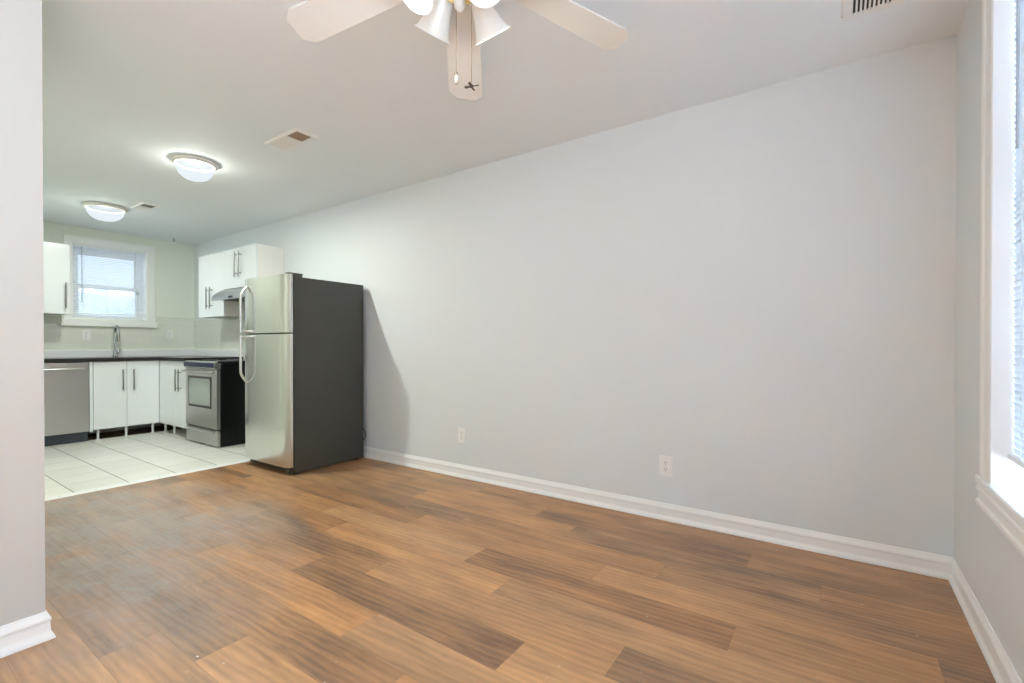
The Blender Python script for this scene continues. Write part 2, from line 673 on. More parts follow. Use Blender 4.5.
# tiled kitchen floor
TP, TX0 = 0.322, 1.008
bm = bmesh.new()
lay = bm.loops.layers.float_color.new('tile')
trng = random.Random(5)
for ix in range(-3, 7):
    for iy in range(0, 8):
        x0, x1 = TX0 + ix * TP, TX0 + (ix + 1) * TP
        y0, y1 = YT + 0.035 + iy * TP, YT + 0.035 + (iy + 1) * TP
        x0, x1 = max(x0, XP), min(x1, XR)
        y0, y1 = max(y0, YT), min(y1, 6.99 if x1 < 2.42 else 6.99)
        if x1 - x0 < 0.01 or y1 - y0 < 0.01:
            continue
        vtone = trng.uniform(0.78, 1.0)
        floor_quad(x0 + 0.0028, y0 + 0.0015, x1 - 0.0028, y1 - 0.0015, 0.004, (vtone, vtone, vtone * 0.99, 1), lay, bm)
me = bpy.data.meshes.new('floor_kitchen')
bm.to_mesh(me)
bm.free()
me.materials.append(M['floor_tile'])
ft = bpy.data.objects.new('floor_kitchen', me)
COL.objects.link(ft)
struct(ft, 'pale square tile floor of the kitchen')
gr = MB()
gr.box(XP, YT, -0.001, XR, 7.0, 0.0022)
struct(gr.build('floor_grout', 'grout'))
# metal transition strip
st = MB()
st.prism([(YT - 0.030, 0.0), (YT - 0.026, 0.006), (YT + 0.010, 0.0095), (YT + 0.030, 0.008), (YT + 0.034, 0.003)], 'x', XP, XR)
strip = struct(st.build('trim_1', 'strip_white'), 'white threshold strip between wood floor and tile')
sc = MB()
for x in [0.92 + 0.2 * i for i in range(10)]:
    sc.lathe([(0.0045, 0), (0.0045, 0.0012), (0.0, 0.0016)], (x, YT - 0.002, 0.0078), seg=10)
sc.build('screw', 'nickel', strip)

# ceiling
cl = MB()
cl.box(XL - TH, YF - TH, H, XR + TH, YB + TH, H + 0.12)
struct(cl.build('ceiling', 'ceiling_paint'), 'white painted ceiling')

# walls
w = MB()
w.box(XR, YF - TH, -0.12, XR + TH, YB + TH, H)
struct(w.build('wall_right', 'wall_paint'), 'long white wall')
w = MB()
w.box(XL - TH, YF - TH, -0.12, XL, YP + 0.12, H)
struct(w.build('wall_left', 'wall_paint'))
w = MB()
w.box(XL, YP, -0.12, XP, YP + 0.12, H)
struct(w.build('wall_partition', 'partition_paint_dimmed'), 'white end of partition wall')
w = MB()
w.box(XP - 0.12, YP + 0.12, -0.12, XP, YB + TH, H)
w.box(XP, 5.62, -0.12, 1.02, YB, H)
struct(w.build('wall_left_kitchen', 'kitchen_paint'))


def wall_with_holes(name, mat, y0, y1, xa, xb, holes):
    m = MB()
    xs = xa
    for (x0, x1, z0, z1) in sorted(holes):
        m.box(xs, y0, -0.12, x0, y1, H)
        m.box(x0, y0, -0.12, x1, y1, z0)
        m.box(x0, y0, z1, x1, y1, H)
        xs = x1
    m.box(xs, y0, -0.12, xb, y1, H)
    return struct(m.build(name, mat))


wall_with_holes('wall_back', 'kitchen_paint', YB, YB + TH, XP, XR, [KW])
wall_with_holes('wall_front', 'wall_paint', YF - TH, YF, XL, XR, [LW, BW])

# baseboards: flat board with a rounded bead on top and a shoe at the floor
BBH = 0.105
bb_prof = [(0, 0), (0.023, 0), (0.0235, 0.005), (0.021, 0.013), (0.014, 0.026), (0.0125, 0.032), (0.0115, 0.064), (0.0140, 0.070), (0.0140, 0.076), (0.0115, 0.083), (0.006, 0.094), (0.004, 0.101), (0, 0.102)]
b_ = MB()
b_.prism([(XR - p, z) for p, z in bb_prof], 'y', YF, 4.53)
struct(b_.build('baseboard_right', 'trim_white'), 'white baseboard along the long wall')
b_ = MB()
b_.prism([(YF + p, z) for p, z in bb_prof], 'x', XL, XR)
struct(b_.build('baseboard_front', 'trim_white'), 'white baseboard under the window')
b_ = MB()
# partition: front run with a mitred return round the end of the wall
n = len(bb_prof)
vs = []
for p, z in bb_prof:
    vs.append((XL, YP - p, z))
for p, z in bb_prof:
    vs.append((XP + p, YP - p, z))
for p, z in bb_prof:
    vs.append((XP + p, YP + 0.12, z))
fs = []
for s in range(2):
    for i in range(n - 1):
        fs.append((s * n + i, s * n + i + 1, (s + 1) * n + i + 1, (s + 1) * n + i))
fs.append(tuple(range(n)))
fs.append(tuple(range(2 * n, 3 * n))[::-1])
b_._faces(vs, fs)
struct(b_.build('baseboard_partition', 'trim_white'), 'white baseboard wrapping the partition end')


# ================================================================== windows
def sash_window(name, wx, yin, sgn, depth, meet, label=None, stile=0.052, top_rail=0.042):
    """double hung window in an opening; sgn=+1 when outdoors is toward +y"""
    x0, x1, z0, z1 = wx
    jm = MB()
    ya, yb = yin, yin + sgn * TH
    e = 0.012
    jm.box(x0, ya, z0, x0 + e, yb, z1)
    jm.box(x1 - e, ya, z0, x1, yb, z1)
    jm.box(x0 + e, ya, z1 - e, x1 - e, yb, z1)
    jm.box(x0 + e, ya, z0, x1 - e, yb, z0 + e)
    win = struct(jm.build(name, 'trim_white'), label)
    ys = yin + sgn * depth
    for (zz0, zz1, yy) in ((meet - 0.018, z1 - e, ys + sgn * 0.036), (z0 + e, meet + 0.018, ys)):
        f = MB()
        s_, t_ = stile, 0.034
        tr_ = top_rail if zz1 > meet + 0.1 else 0.042
        f.box(x0 + e, yy, zz0, x0 + e + s_, yy + sgn * t_, zz1)
        f.box(x1 - e - s_, yy, zz0, x1 - e, yy + sgn * t_, zz1)
        f.box(x0 + e + s_, yy, zz0, x1 - e - s_, yy + sgn * t_, zz0 + 0.042)
        f.box(x0 + e + s_, yy, zz1 - tr_, x1 - e - s_, yy + sgn * t_, zz1)
        fo = f.build('sash', 'trim_white', win)
        p = MB()
        p.box(x0 + e + s_, yy + sgn * 0.014, zz0 + 0.042, x1 - e - s_, yy + sgn * 0.019, zz1 - tr_)
        p.build('pane', 'pane_glass', fo)
    return win


win1 = sash_window('window_1', KW, YB, 1, 0.115, 1.815, 'kitchen window over the sink', 0.078, 0.105)
cs = MB()
for (a, b2) in ((1.567, KW[0] + 0.002), (KW[1] - 0.002, 2.472)):
    cs.box(a, YB - 0.020, KW[2] - 0.01, b2, YB, 2.392, 0.003)
cs.box(KW[0] + 0.002, YB - 0.020, KW[3] - 0.002, KW[1] - 0.002, YB, 2.392, 0.003)
cs.build('casing', 'trim_white', win1)
cs = MB()
cs.box(1.532, YB - 0.045, 1.316, 2.489, YB, 1.392, 0.003)
cs.build('stool', 'trim_white', win1)

win2 = sash_window('window_2', LW, YF, -1, 0.11, 1.50, 'tall window at the right')
cs = MB()
prof = lambda d: [(0, 0), (0.012, 0), (0.016, 0.006), (0.016, 0.028), (0.012, 0.034), (0.012, 0.100), (0.016, 0.108), (0.016, 0.138), (0, 0.138)]
for (xa, s) in ((LW[1] - 0.012, 1), (LW[0] + 0.012, -1)):
    pr = [(xa + s * z, YF + p) for p, z in prof(0)]
    cs.prism(pr, 'z', LW[2] - 0.005, H - 0.001)
cs.build('casing', 'trim_white', win2)
cs = MB()
sx0, sx1 = LW[0] - 0.16, LW[1] + 0.148
cs.prism([(YF - 0.105, 0.585), (YF + 0.020, 0.585), (YF + 0.024, 0.589), (YF + 0.024, 0.598), (YF + 0.020, 0.603), (YF - 0.105, 0.603)], 'x', sx0, sx1)
cs.build('stool', 'trim_white', win2)
cs = MB()
cs.prism([(YF, 0.585), (YF + 0.020, 0.585), (YF + 0.020, 0.572), (YF + 0.014, 0.564), (YF + 0.019, 0.556), (YF + 0.019, 0.548), (YF + 0.012, 0.540), (YF + 0.012, 0.514), (YF + 0.020, 0.508), (YF + 0.020, 0.498), (YF, 0.494)], 'x', sx0, sx1 + 0.012)
cs.build('apron', 'trim_white', win2)

win3 = sash_window('added_window_3', BW, YF, -1, 0.11, 1.50)  # unseen opening, added as a daylight source for the room
cs = MB()
for (a, b2) in ((BW[0] - 0.12, BW[0] + 0.002), (BW[1] - 0.002, BW[1] + 0.12)):
    cs.box(a, YF, BW[2] - 0.01, b2, YF + 0.018, H - 0.002)
cs.box(BW[0] - 0.14, YF, BW[2] - 0.03, BW[1] + 0.14, YF + 0.04, BW[2])
cs.build('casing', 'trim_white', win3)


def blind(name, x0, x1, yc, ztop, zbot, tilt_deg, pitch, slat_w, label, wand, sgn):
    """venetian blind; sgn=+1 when the room is toward -y of the blind"""
    root = thing(name, ((x0 + x1) / 2, yc, zbot), label, 'window blind')
    m = MB()
    m.box(x0, yc - 0.018, ztop - 0.032, x1, yc + 0.018, ztop, 0.002)
    m.build('head_rail', 'blind_white', root)
    m = MB()
    m.box(x0, yc - 0.012, zbot, x1, yc + 0.012, zbot + 0.016, 0.003)
    m.build('bottom_rail', 'blind_white', root)
    m = MB()
    ta = math.radians(tilt_deg)
    z = zbot + 0.016 + pitch * 0.7
    while z < ztop - 0.036:
        pts = []
        for k in range(4):
            s_ = (k / 3 - 0.5) * slat_w
            cr = 0.0022 * (1 - (2 * k / 3 - 1) ** 2)
            pts.append((yc + s_ * math.cos(ta) - cr * math.sin(ta), z + s_ * math.sin(ta) + cr * math.cos(ta)))
        m.prism(pts, 'x', x0 + 0.002, x1 - 0.002, closed=False)
        z += pitch
    m.build('slats', 'slat_white' if sgn > 0 else 'slat_vinyl', root)
    m = MB()
    for fx in (0.14, 0.5, 0.86):
        x = x0 + (x1 - x0) * fx
        for dy in (-slat_w * 0.45, slat_w * 0.45):
            m.tube([(x, yc + dy, zbot + 0.014), (x, yc + dy, ztop - 0.03)], 0.0008, 5)
    m.build('ladder_cords', 'blind_white', root)
    wx, wz0, wy = wand
    m = MB()
    m.tube([(wx, wy, ztop - 0.03), (wx, wy, wz0 + 0.01), (wx, wy, wz0)], [0.0042, 0.0042, 0.005], 8)
    m.tube([(wx, yc, ztop - 0.020), (wx, wy, ztop - 0.03)], 0.003, 6)
    m.build('wand', 'wand_clear', root)
    return root


kb = blind('window_blind', KW[0] + 0.016, KW[1] - 0.016, YB + 0.028, KW[3] - 0.013, 1.462, -14, 0.0215, 0.025,
           'white venetian blind with open slats in the kitchen window', (1.735, 1.60, YB + 0.004), 1)
m = MB()
xc = 2.262
m.tube([(xc, YB + 0.006, KW[3] - 0.03), (xc - 0.004, YB + 0.004, 1.90), (xc - 0.006, YB + 0.004, 1.845)], 0.0013, 6)
m.tube([(xc - 0.006, YB + 0.004, 1.845), (xc - 0.030, YB + 0.003, 1.80), (xc + 0.022, YB + 0.003, 1.775)], 0.0016, 6)
m.tube([(xc - 0.006, YB + 0.004, 1.845), (xc + 0.022, YB + 0.003, 1.775)], 0.0016, 6)
m.tube([(xc + 0.022, YB + 0.003, 1.775), (xc + 0.024, YB + 0.003, 1.50)], 0.0014, 6)
cord = m.build('pull_cord', 'wand_clear', kb)
m = MB()
m.lathe([(0.005, 0.044), (0.013, 0.038), (0.016, 0.0), (0.0, -0.002)], (xc + 0.022, YB + 0.002, 1.742), seg=12)
m.build('tassel', 'nickel', cord)

blind('window_blind', LW[0] + 0.013, LW[1] - 0.013, YF - 0.040, LW[3] - 0.013, 0.700, 74, 0.0212, 0.025,
      'tall white venetian blind with tilted slats at the right edge', (2.150, 1.706, YF - 0.024), -1)

# outdoors: added unseen blocks against sky and sun; yard and a pale board fence
ng = MB()
ng.box(-22, YF - TH, -0.35, XL - TH - 0.01, YB + TH, 6.2)
struct(ng.build('light_blocker', 'blocker_grey'))  # unseen mass added to keep the bright sky off the fence
ng = MB()
ng.box(XR + TH + 0.01, YF - TH, -0.35, 22, YB + TH, 6.2)
struct(ng.build('light_blocker', 'blocker_grey'))  # same kind of added sky blocker on the other side
ng = MB()
ng.box(0.78, -3.4, -0.35, 9, -1.9, 6.2)
struct(ng.build('light_blocker', 'blocker_grey'))  # unseen mass added to shade the tall right-hand window from the sun
rf = MB()
rf.box(XL - TH, YF - TH, H + 0.12, XR + TH, YB + TH, 6.2)
struct(rf.build('light_blocker_top', 'fence_pale'))  # unseen mass added overhead so the fence stays out of the sun
gd = MB()
gd.box(-14, YB + TH + 0.02, -0.35, 16, 26, -0.25)
gd.box(-14, -22, -0.35, 16, YF - TH - 0.02, -0.25)
struct(gd.build('ground', 'ground_grey'))
fn = MB()
x = 0.2
frng = random.Random(3)
while x < 6.2:
    hgt = 1.98 + frng.uniform(-0.04, 0.05)
    fn.box(x, 9.9, -0.25, x + 0.135, 9.92, hgt)
    x += 0.15
fn.box(0.2, 9.92, 0.2, 6.2, 9.96, 0.29)
fn.box(0.2, 9.92, 1.6, 6.2, 9.96, 1.69)
tag(fn.build('fence', 'fence_pale'), 'pale board fence outdoors behind the kitchen window', 'fence')

# ================================================================== backsplash and its edge trim
bs = MB()
bs.box(1.02, YB - 0.008, 0.94, KW[0] - 0.12, YB, 1.40)
bs.box(KW[0] - 0.12, YB - 0.008, 0.94, 2.489, YB, 1.316)
bs.box(2.489, YB - 0.008, 0.94, XR, YB, 1.452)
bs.box(XR - 0.008, 4.75, 0.0, XR, YB - 0.008, 0.94)
bs.box(XR - 0.008, 4.75, 0.94, XR, YB - 0.008, 1.425)
struct(bs.build('trim_2', 'backsplash_tile'), 'pale glazed tile backsplash')
bs = MB()
bs.prism([(YB, 1.452), (YB - 0.012, 1.452), (YB - 0.014, 1.458), (YB - 0.012, 1.464), (YB, 1.466)], 'x', 2.476, XR)
struct(bs.build('trim_3', 'backsplash_tile'), 'tile edge ledge beside the kitchen window')

# ================================================================== kitchen units
DZ0, DZ1 = 0.128, 0.893
CF = 6.90          # door fronts of the back run
RF = 2.31          # door fronts of the right run


def bar_handle(m, a, b2, off, r=0.0075):
    """bar from a to b2, standing `off` away from the door"""
    a, b2, off = Vector(a), Vector(b2), Vector(off)
    m.tube([a + off, b2 + off], r, 10)
    for f in (0.14, 0.86):
        p = a.lerp(b2, f)
        m.tube([p, p + off], r * 0.75, 8)


# --- back run: sink base with two doors
bc = thing('base_cabinet', (1.98, 7.2, 0), 'white two door base cabinet beneath the faucet', 'cabinet', 'white base cabinets')
m = MB()
m.box(1.680, CF + 0.020, DZ0 + 0.004, 2.30, YB - 0.012, 0.898)
m.build('body', 'cabinet_side', bc)
m = MB()
m.box(1.647, CF - 0.006, 0.108, 1.674, YB - 0.012, 0.898, 0.001)
m.build('end_panel', 'cabinet_white', bc)
for (a, b2, hx) in ((1.682, 1.984, 1.944), (1.988, 2.3065, 2.046)):
    m = MB()
    m.box(a, CF, DZ0, b2, CF + 0.018, DZ1, 0.0015)
    d = m.build('door', 'cabinet_white', bc)
    m = MB()
    bar_handle(m, (hx, CF, 0.553), (hx, CF, 0.803), (0, -0.032, 0))
    m.build('handle', 'nickel', d, True)
for x in (1.735, 1.995, 2.26):
    m = MB()
    m.lathe([(0.022, 0.0), (0.022, 0.006), (0.012, 0.010), (0.012, 0.112), (0.026, 0.116), (0.026, 0.132)], (x, 6.965, 0.004), seg=16, cap0=True, cap1=True)
    m.build('leg', 'plastic_white', bc, True)

# --- right run: corner base with a blank panel and two narrow doors
rc = thing('base_cabinet', (2.63, 6.5, 0), 'white corner base cabinet beside the stainless range', 'cabinet', 'white base cabinets')
m = MB()
m.box(RF + 0.020, 6.115, DZ0 + 0.004, XR - 0.012, YB - 0.012, 0.898)
m.build('body', 'cabinet_side', rc)
m = MB()
m.box(RF, 6.490, DZ0, RF + 0.018, CF - 0.002, DZ1, 0.0015)
m.build('blank_panel', 'cabinet_white', rc)
for (a, b2, hy) in ((6.118, 6.296, 6.256), (6.299, 6.487, 6.338)):
    m = MB()
    m.box(RF, a, DZ0, RF + 0.018, b2, DZ1, 0.0015)
    d = m.build('door', 'cabinet_white', rc)
    m = MB()
    bar_handle(m, (RF, hy, 0.548), (RF, hy, 0.803), (-0.034, 0, 0))
    m.build('handle', 'nickel', d, True)
for (x, y) in ((2.385, 6.66), (2.385, 6.93), (2.385, 6.20)):
    m = MB()
    m.lathe([(0.022, 0.0), (0.022, 0.006), (0.012, 0.010), (0.012, 0.112), (0.026, 0.116), (0.026, 0.132)], (x, y, 0.004), seg=16, cap0=True, cap1=True)
    m.build('leg', 'plastic_white', rc, True)

# --- countertop (continuous L) with its upstand
ct = MB()
cx = 1.022
pts = [(cx, CF - 0.025), (RF - 0.025, CF - 0.025), (RF - 0.025, 6.112), (XR - 0.010, 6.112), (XR - 0.010, YB - 0.010), (cx, YB - 0.010)]
ct.prism(pts, 'z', 0.900, 0.938)
cto = tag(ct.build('countertop', 'counter_black'), 'black L shaped countertop over the white base cabinets', 'countertop')
m = MB()
m.box(cx, YB - 0.032, 0.938, XR - 0.010, YB - 0.010, 1.022, 0.003)
m.box(XR - 0.032, 6.112, 0.938, XR - 0.010, YB - 0.032, 1.022, 0.003)
up = m.build('upstand', 'upstand_white', cto)
up['label'] = 'white upstand strip'

# --- wall cabinets
def wall_unit(loc, label, box, front_axis, doors):
    """box = (x0,y0,z0,x1,y1,z1) carcass; doors = list of (a0,a1,handle_pos,hz0,hz1)"""
    r_ = thing('wall_cabinet', loc, label, 'cabinet', 'white wall cabinets')
    x0, y0, z0, x1, y1, z1 = box
    m = MB()
    m.box(*box, 0.001)
    m.build('body', 'cabinet_side', r_)
    for (a0, a1, hp, hz0, hz1) in doors:
        m = MB()
        if front_axis == 'x':
            m.box(x0 - 0.019, a0, z0, x0 - 0.001, a1, z1, 0.0015)
        else:
            m.box(a0, y0 - 0.019, z0, a1, y0 - 0.001, z1, 0.0015)
        d = m.build('door', 'cabinet_white', r_)
        m = MB()
        if front_axis == 'x':
            bar_handle(m, (x0 - 0.019, hp, hz0), (x0 - 0.019, hp, hz1), (-0.034, 0, 0))
        else:
            bar_handle(m, (hp, y0 - 0.019, hz0), (hp, y0 - 0.019, hz1), (0, -0.032, 0))
        m.build('handle', 'nickel', d, True)
    return r_


wall_unit((1.3, 7.37, 1.438), 'white wall cabinet left of the kitchen window', (1.03, 7.219, 1.438, 1.553, YB - 0.002, 2.226), 'y',
          [(1.03, 1.553, 1.515, 1.500, 1.790)])
wall_unit((2.78, 6.26, 1.428), 'tall white wall cabinet in the corner beside the range hood', (2.644, 5.926, 1.428, XR - 0.010, 6.592, 2.186), 'x',
          [(5.926, 6.257, 6.214, 1.525, 1.785), (6.261, 6.592, 6.305, 1.525, 1.785)])
wall_unit((2.78, 5.56, 1.735), 'short white wall cabinet mounted above the range hood', (2.644, 5.197, 1.735, XR - 0.002, 5.923, 2.186), 'x',
          [(5.197, 5.558, 5.515, 1.855, 2.145), (5.562, 5.923, 5.606, 1.855, 2.145)])

# --- range hood under the short cabinet
hd = thing('range_hood', (2.72, 5.56, 1.585), 'stainless range hood under the short wall cabinet', 'range hood')
m = MB()
prof_h = [(XR - 0.002, 1.732), (2.640, 1.732), (2.600, 1.722), (2.545, 1.690), (2.505, 1.652), (2.490, 1.632), (2.490, 1.590), (2.500, 1.590), (2.500, 1.612), (XR - 0.002, 1.612)]
m.prism(prof_h, 'y', 5.190, 5.922)
m.build('hood_shell', 'steel_hood', hd, True, 50)
m = MB()
m.box(2.486, 5.42, 1.602, 2.491, 5.515, 1.626, 0.002)
m.build('switch_panel', 'black_plastic', hd)
m = MB()
m.box(2.515, 5.23, 1.604, XR - 0.02, 5.885, 1.612)
m.build('filter', 'black_plastic', hd)

# --- dishwasher
dw = thing('dishwasher', (1.34, 7.2, 0), 'stainless dishwasher left of the white sink base cabinet', 'dishwasher')
m = MB()
m.box(1.030, CF + 0.030, 0.115, 1.640, YB - 0.02, 0.893)
m.build('tub', 'black_plastic', dw)
m = MB()
m.box(1.030, CF - 0.012, 0.120, 1.640, CF + 0.028, 0.888, 0.004)
dd = m.build('door', 'steel_dishwasher', dw)
m = MB()
hz = 0.822
hp = [(1.075, CF - 0.012, hz), (1.085, CF - 0.040, hz), (1.12, CF - 0.052, hz), (1.34, CF - 0.056, hz), (1.55, CF - 0.052, hz), (1.585, CF - 0.040, hz), (1.595, CF - 0.012, hz)]
m.tube(hp, 0.011, 12)
m.build('handle', 'steel_range', dd, True)
m = MB()
m.box(1.030, CF + 0.040, 0.006, 1.640, CF + 0.055, 0.113)
for i in range(4):
    m.box(1.06, CF + 0.036, 0.022 + i * 0.02, 1.61, CF + 0.041, 0.034 + i * 0.02, 0.001)
m.box(1.33, CF + 0.034, 0.012, 1.345, CF + 0.041, 0.108)
m.build('kick_plate', 'kick_plate', dw)

# --- range (slide-in, front controls)
RY0, RY1 = 5.335, 6.100
rg = thing('kitchen_range', (2.62, 5.72, 0), 'stainless slide in range with black sides and oven window', 'range')
m = MB()
m.box(RF + 0.020, RY0, 0.009, XR - 0.03, RY1, 0.893, 0.003)
m.build('body', 'black_enamel', rg)
m = MB()
m.box(RF - 0.008, RY0 - 0.004, 0.893, XR - 0.02, RY1 + 0.004, 0.914, 0.003)
ck = m.build('cooktop', 'black_glass', rg)
for (bx, by, br_) in ((2.47, 5.53, 0.095), (2.47, 5.90, 0.08), (2.74, 5.53, 0.08), (2.74, 5.90, 0.095)):
    m = MB()
    m.lathe([(br_ - 0.004, 0.0), (br_ - 0.004, 0.0012), (br_, 0.0012), (br_, 0.0)], (bx, by, 0.914), seg=40)
    m.build('burner_ring', 'nickel', ck)
m = MB()
m.prism([(RF - 0.012, 0.912), (RF - 0.032, 0.900), (RF - 0.040, 0.880), (RF - 0.034, 0.834), (RF + 0.020, 0.834), (RF + 0.020, 0.912)], 'y', RY0, RY1)
cp = m.build('control_panel', 'steel_range', rg)
m = MB()
m.prism([(RF - 0.0385, 0.895), (RF - 0.0425, 0.880), (RF - 0.0385, 0.846), (RF - 0.034, 0.846), (RF - 0.034, 0.895)], 'y', RY0 + 0.02, RY1 - 0.02)
m.build('display', 'display_blue', cp)
m = MB()
m.box(RF - 0.018, RY0 + 0.004, 0.196, RF + 0.018, RY1 - 0.004, 0.828, 0.005)
od = m.build('oven_door', 'steel_range', rg)
m = MB()
m.box(RF - 0.0215, RY0 + 0.125, 0.405, RF - 0.017, RY1 - 0.085, 0.745, 0.002)
m.build('window_frame', 'slot_dark', od)
m = MB()
m.box(RF - 0.0235, RY0 + 0.150, 0.430, RF - 0.020, RY1 - 0.110, 0.722, 0.001)
m.build('window', 'oven_glass', od)
m = MB()
hz = 0.795
m.tube([(RF - 0.018, RY0 + 0.035, hz), (RF - 0.050, RY0 + 0.035, hz), (RF - 0.062, RY0 + 0.05, hz), (RF - 0.062, RY1 - 0.05, hz), (RF - 0.050, RY1 - 0.035, hz), (RF - 0.018, RY1 - 0.035, hz)], 0.0125, 12)
m.build('handle', 'steel_range', od, True)
m = MB()
m.box(RF - 0.012, RY0 + 0.004, 0.016, RF + 0.018, RY1 - 0.004, 0.180, 0.004)
dr = m.build('drawer', 'steel_range', rg)
m = MB()
m.prism([(RF - 0.012, 0.176), (RF - 0.038, 0.170), (RF - 0.046, 0.156), (RF - 0.038, 0.150), (RF - 0.012, 0.150)], 'y', RY0 + 0.03, RY1 - 0.03)
m.build('handle', 'steel_range', dr, True)
for (x, y) in ((2.40, RY0 + 0.05), (2.40, RY1 - 0.05), (2.86, RY0 + 0.05), (2.86, RY1 - 0.05)):
    m = MB()
    m.lathe([(0.018, 0.0), (0.018, 0.008)], (x, y, 0.004), seg=14, cap0=True, cap1=True)
    m.build('foot', 'black_plastic', rg)

# --- refrigerator (top freezer)
FX0, FX1 = 2.197, 2.893
FY0, FY1 = 3.722, 4.462
fr = thing('refrigerator', (2.55, 4.09, 0), 'stainless top freezer refrigerator with charcoal side standing against the long wall', 'refrigerator')
m = MB()
m.box(FX0, FY0 + 0.004, 0.014, FX1, FY1 - 0.004, 1.655, 0.004)
bo = m.build('body', 'charcoal_side', fr)
bo['label'] = 'charcoal painted body'
m = MB()
m.box(FX0 - 0.014, FY0 + 0.012, 0.075, FX0, FY1 - 0.012, 1.648)
m.build('gasket', 'black_plastic', fr)


def fridge_door(z0, z1):
    xa, xb = FX0 - 0.014, 2.130
    c0 = 0.055
    p = [(xa, FY0), (xb + 0.036, FY0)]
    for i in range(1, 5):
        a = i / 5
        p.append((xb + 0.036 - 0.030 * a - 0.006 * math.sin(math.pi * a), FY0 + (c0 - 0.003) * a - 0.004 * math.sin(math.pi * a)))
    p.append((xb + 0.004, FY0 + c0))
    ny = 10
    for i in range(1, ny):
        f = i / ny
        p.append((xb + 0.004 - 0.004 * math.sin(math.pi * f) , FY0 + c0 + (FY1 - FY0 - 2 * c0) * f))
    q = [(x_, FY0 + FY1 - y_) for x_, y_ in p[:7]][::-1]
    m_ = MB()
    m_.prism(p + q, 'z', z0, z1)
    return m_.build('door', 'steel_fridge', fr, True, 24)


d_top = fridge_door(1.188, 1.674)
d_top.name = 'freezer_door'
d_bot = fridge_door(0.066, 1.176)
HY = 4.372


def fridge_handle(zmount, zbend, zend, door):
    m_ = MB()
    xo = 2.130
    off = 0.055
    sg = 1 if zmount > zend else -1
    pts_ = [(xo + 0.002, HY, zmount), (xo - 0.014, HY, zmount - sg * 0.012)]
    for i in range(1, 8):
        f = i / 7
        pts_.append((xo - 0.014 - (off - 0.014) * math.sin(f * math.pi / 2), HY, zmount - sg * 0.012 + (zbend - zmount + sg * 0.012) * f))
    pts_ += [(xo - off, HY, (zbend + zend) / 2), (xo - off, HY, zend)]
    m_.tube(pts_, 0.0105, 14)
    m_.tube([(xo - off, HY, zend + sg * 0.012), (xo + 0.004, HY, zend + sg * 0.012)], 0.0105, 12)
    return m_.build('handle', 'steel_range', door, True)


fridge_handle(1.606, 1.505, 1.194, d_top)
fridge_handle(0.752, 0.850, 1.170, d_bot)
m = MB()
m.box(FX0 + 0.002, FY0 + 0.035, 0.012, FX0 + 0.03, FY1 - 0.01, 0.060, 0.003)
for i in range(14):
    y = FY0 + 0.07 + i * 0.046
    m.box(FX0 - 0.003, y, 0.020, FX0 + 0.004, y + 0.03, 0.052)
m.build('grille', 'black_plastic', fr)
m = MB()
m.box(2.150, FY0 + 0.008, 0.040, FX0 + 0.02, FY0 + 0.05, 0.064, 0.003)
m.lathe([(0.014, 0), (0.014, 0.046)], (2.172, FY0 + 0.03, 0.02), seg=14, cap0=True, cap1=True)
m.build('bottom_hinge', 'black_plastic', fr)
m = MB()
m.box(2.150, FY0 + 0.006, 1.6755, 2.28, FY0 + 0.06, 1.686, 0.004)
m.box(2.20, FY0 + 0.010, 1.655, 2.275, FY0 + 0.055, 1.678, 0.003)
m.build('top_hinge', 'charcoal_side', fr)
for (x, y) in ((2.24, FY0 + 0.05), (2.24, FY1 - 0.05), (2.84, FY0 + 0.05), (2.84, FY1 - 0.05)):
    m = MB()
    m.lathe([(0.020, 0.0), (0.020, 0.018)], (x, y, 0.0), seg=14, cap0=True, cap1=True)
    m.build('foot', 'black_plastic', fr)
m = MB()
m.tube([(2.890, FY0 + 0.03, 0.15), (2.908, FY0 + 0.018, 0.175), (2.914, FY0 + 0.008, 0.21), (2.914, FY0 + 0.010, 0.25), (2.906, FY0 + 0.03, 0.29)], 0.005, 8)
m.build('power_cord', 'slot_dark', fr, True)

# --- faucet
fc = thing('kitchen_faucet', (2.012, 7.40, 0.938), 'chrome pull down faucet standing on the black countertop', 'faucet')
m = MB()
fx, fy = 2.012, 7.40
m.lathe([(0.027, 0.0), (0.027, 0.010), (0.022, 0.016), (0.0205, 0.07), (0.0185, 0.085)], (fx, fy, 0.9385), seg=20, cap0=True, cap1=True)
pts = [(fx, fy, 1.00), (fx, fy, 1.22)]
for i in range(1, 12):
    a = math.pi * i / 11
    pts.append((fx, fy - 0.062 + 0.062 * math.cos(a), 1.22 + 0.10 * math.sin(a)))
pts.append((fx, fy - 0.124, 1.205))
m.tube(pts, 0.0145, 14)
m.build('spout', 'chrome', fc, True)
m = MB()
m.lathe([(0.0145, 0.0), (0.018, -0.02), (0.019, -0.075), (0.014, -0.082), (0.0, -0.082)], (fx, fy - 0.124, 1.215), seg=18, cap0=True)
m.build('spray_head', 'nickel', fc, True)
m = MB()
m.tube([(fx + 0.016, fy, 0.985), (fx + 0.040, fy, 0.990), (fx + 0.048, fy - 0.01, 1.045)], [0.010, 0.009, 0.0055], 10)
m.build('lever', 'chrome', fc, True)


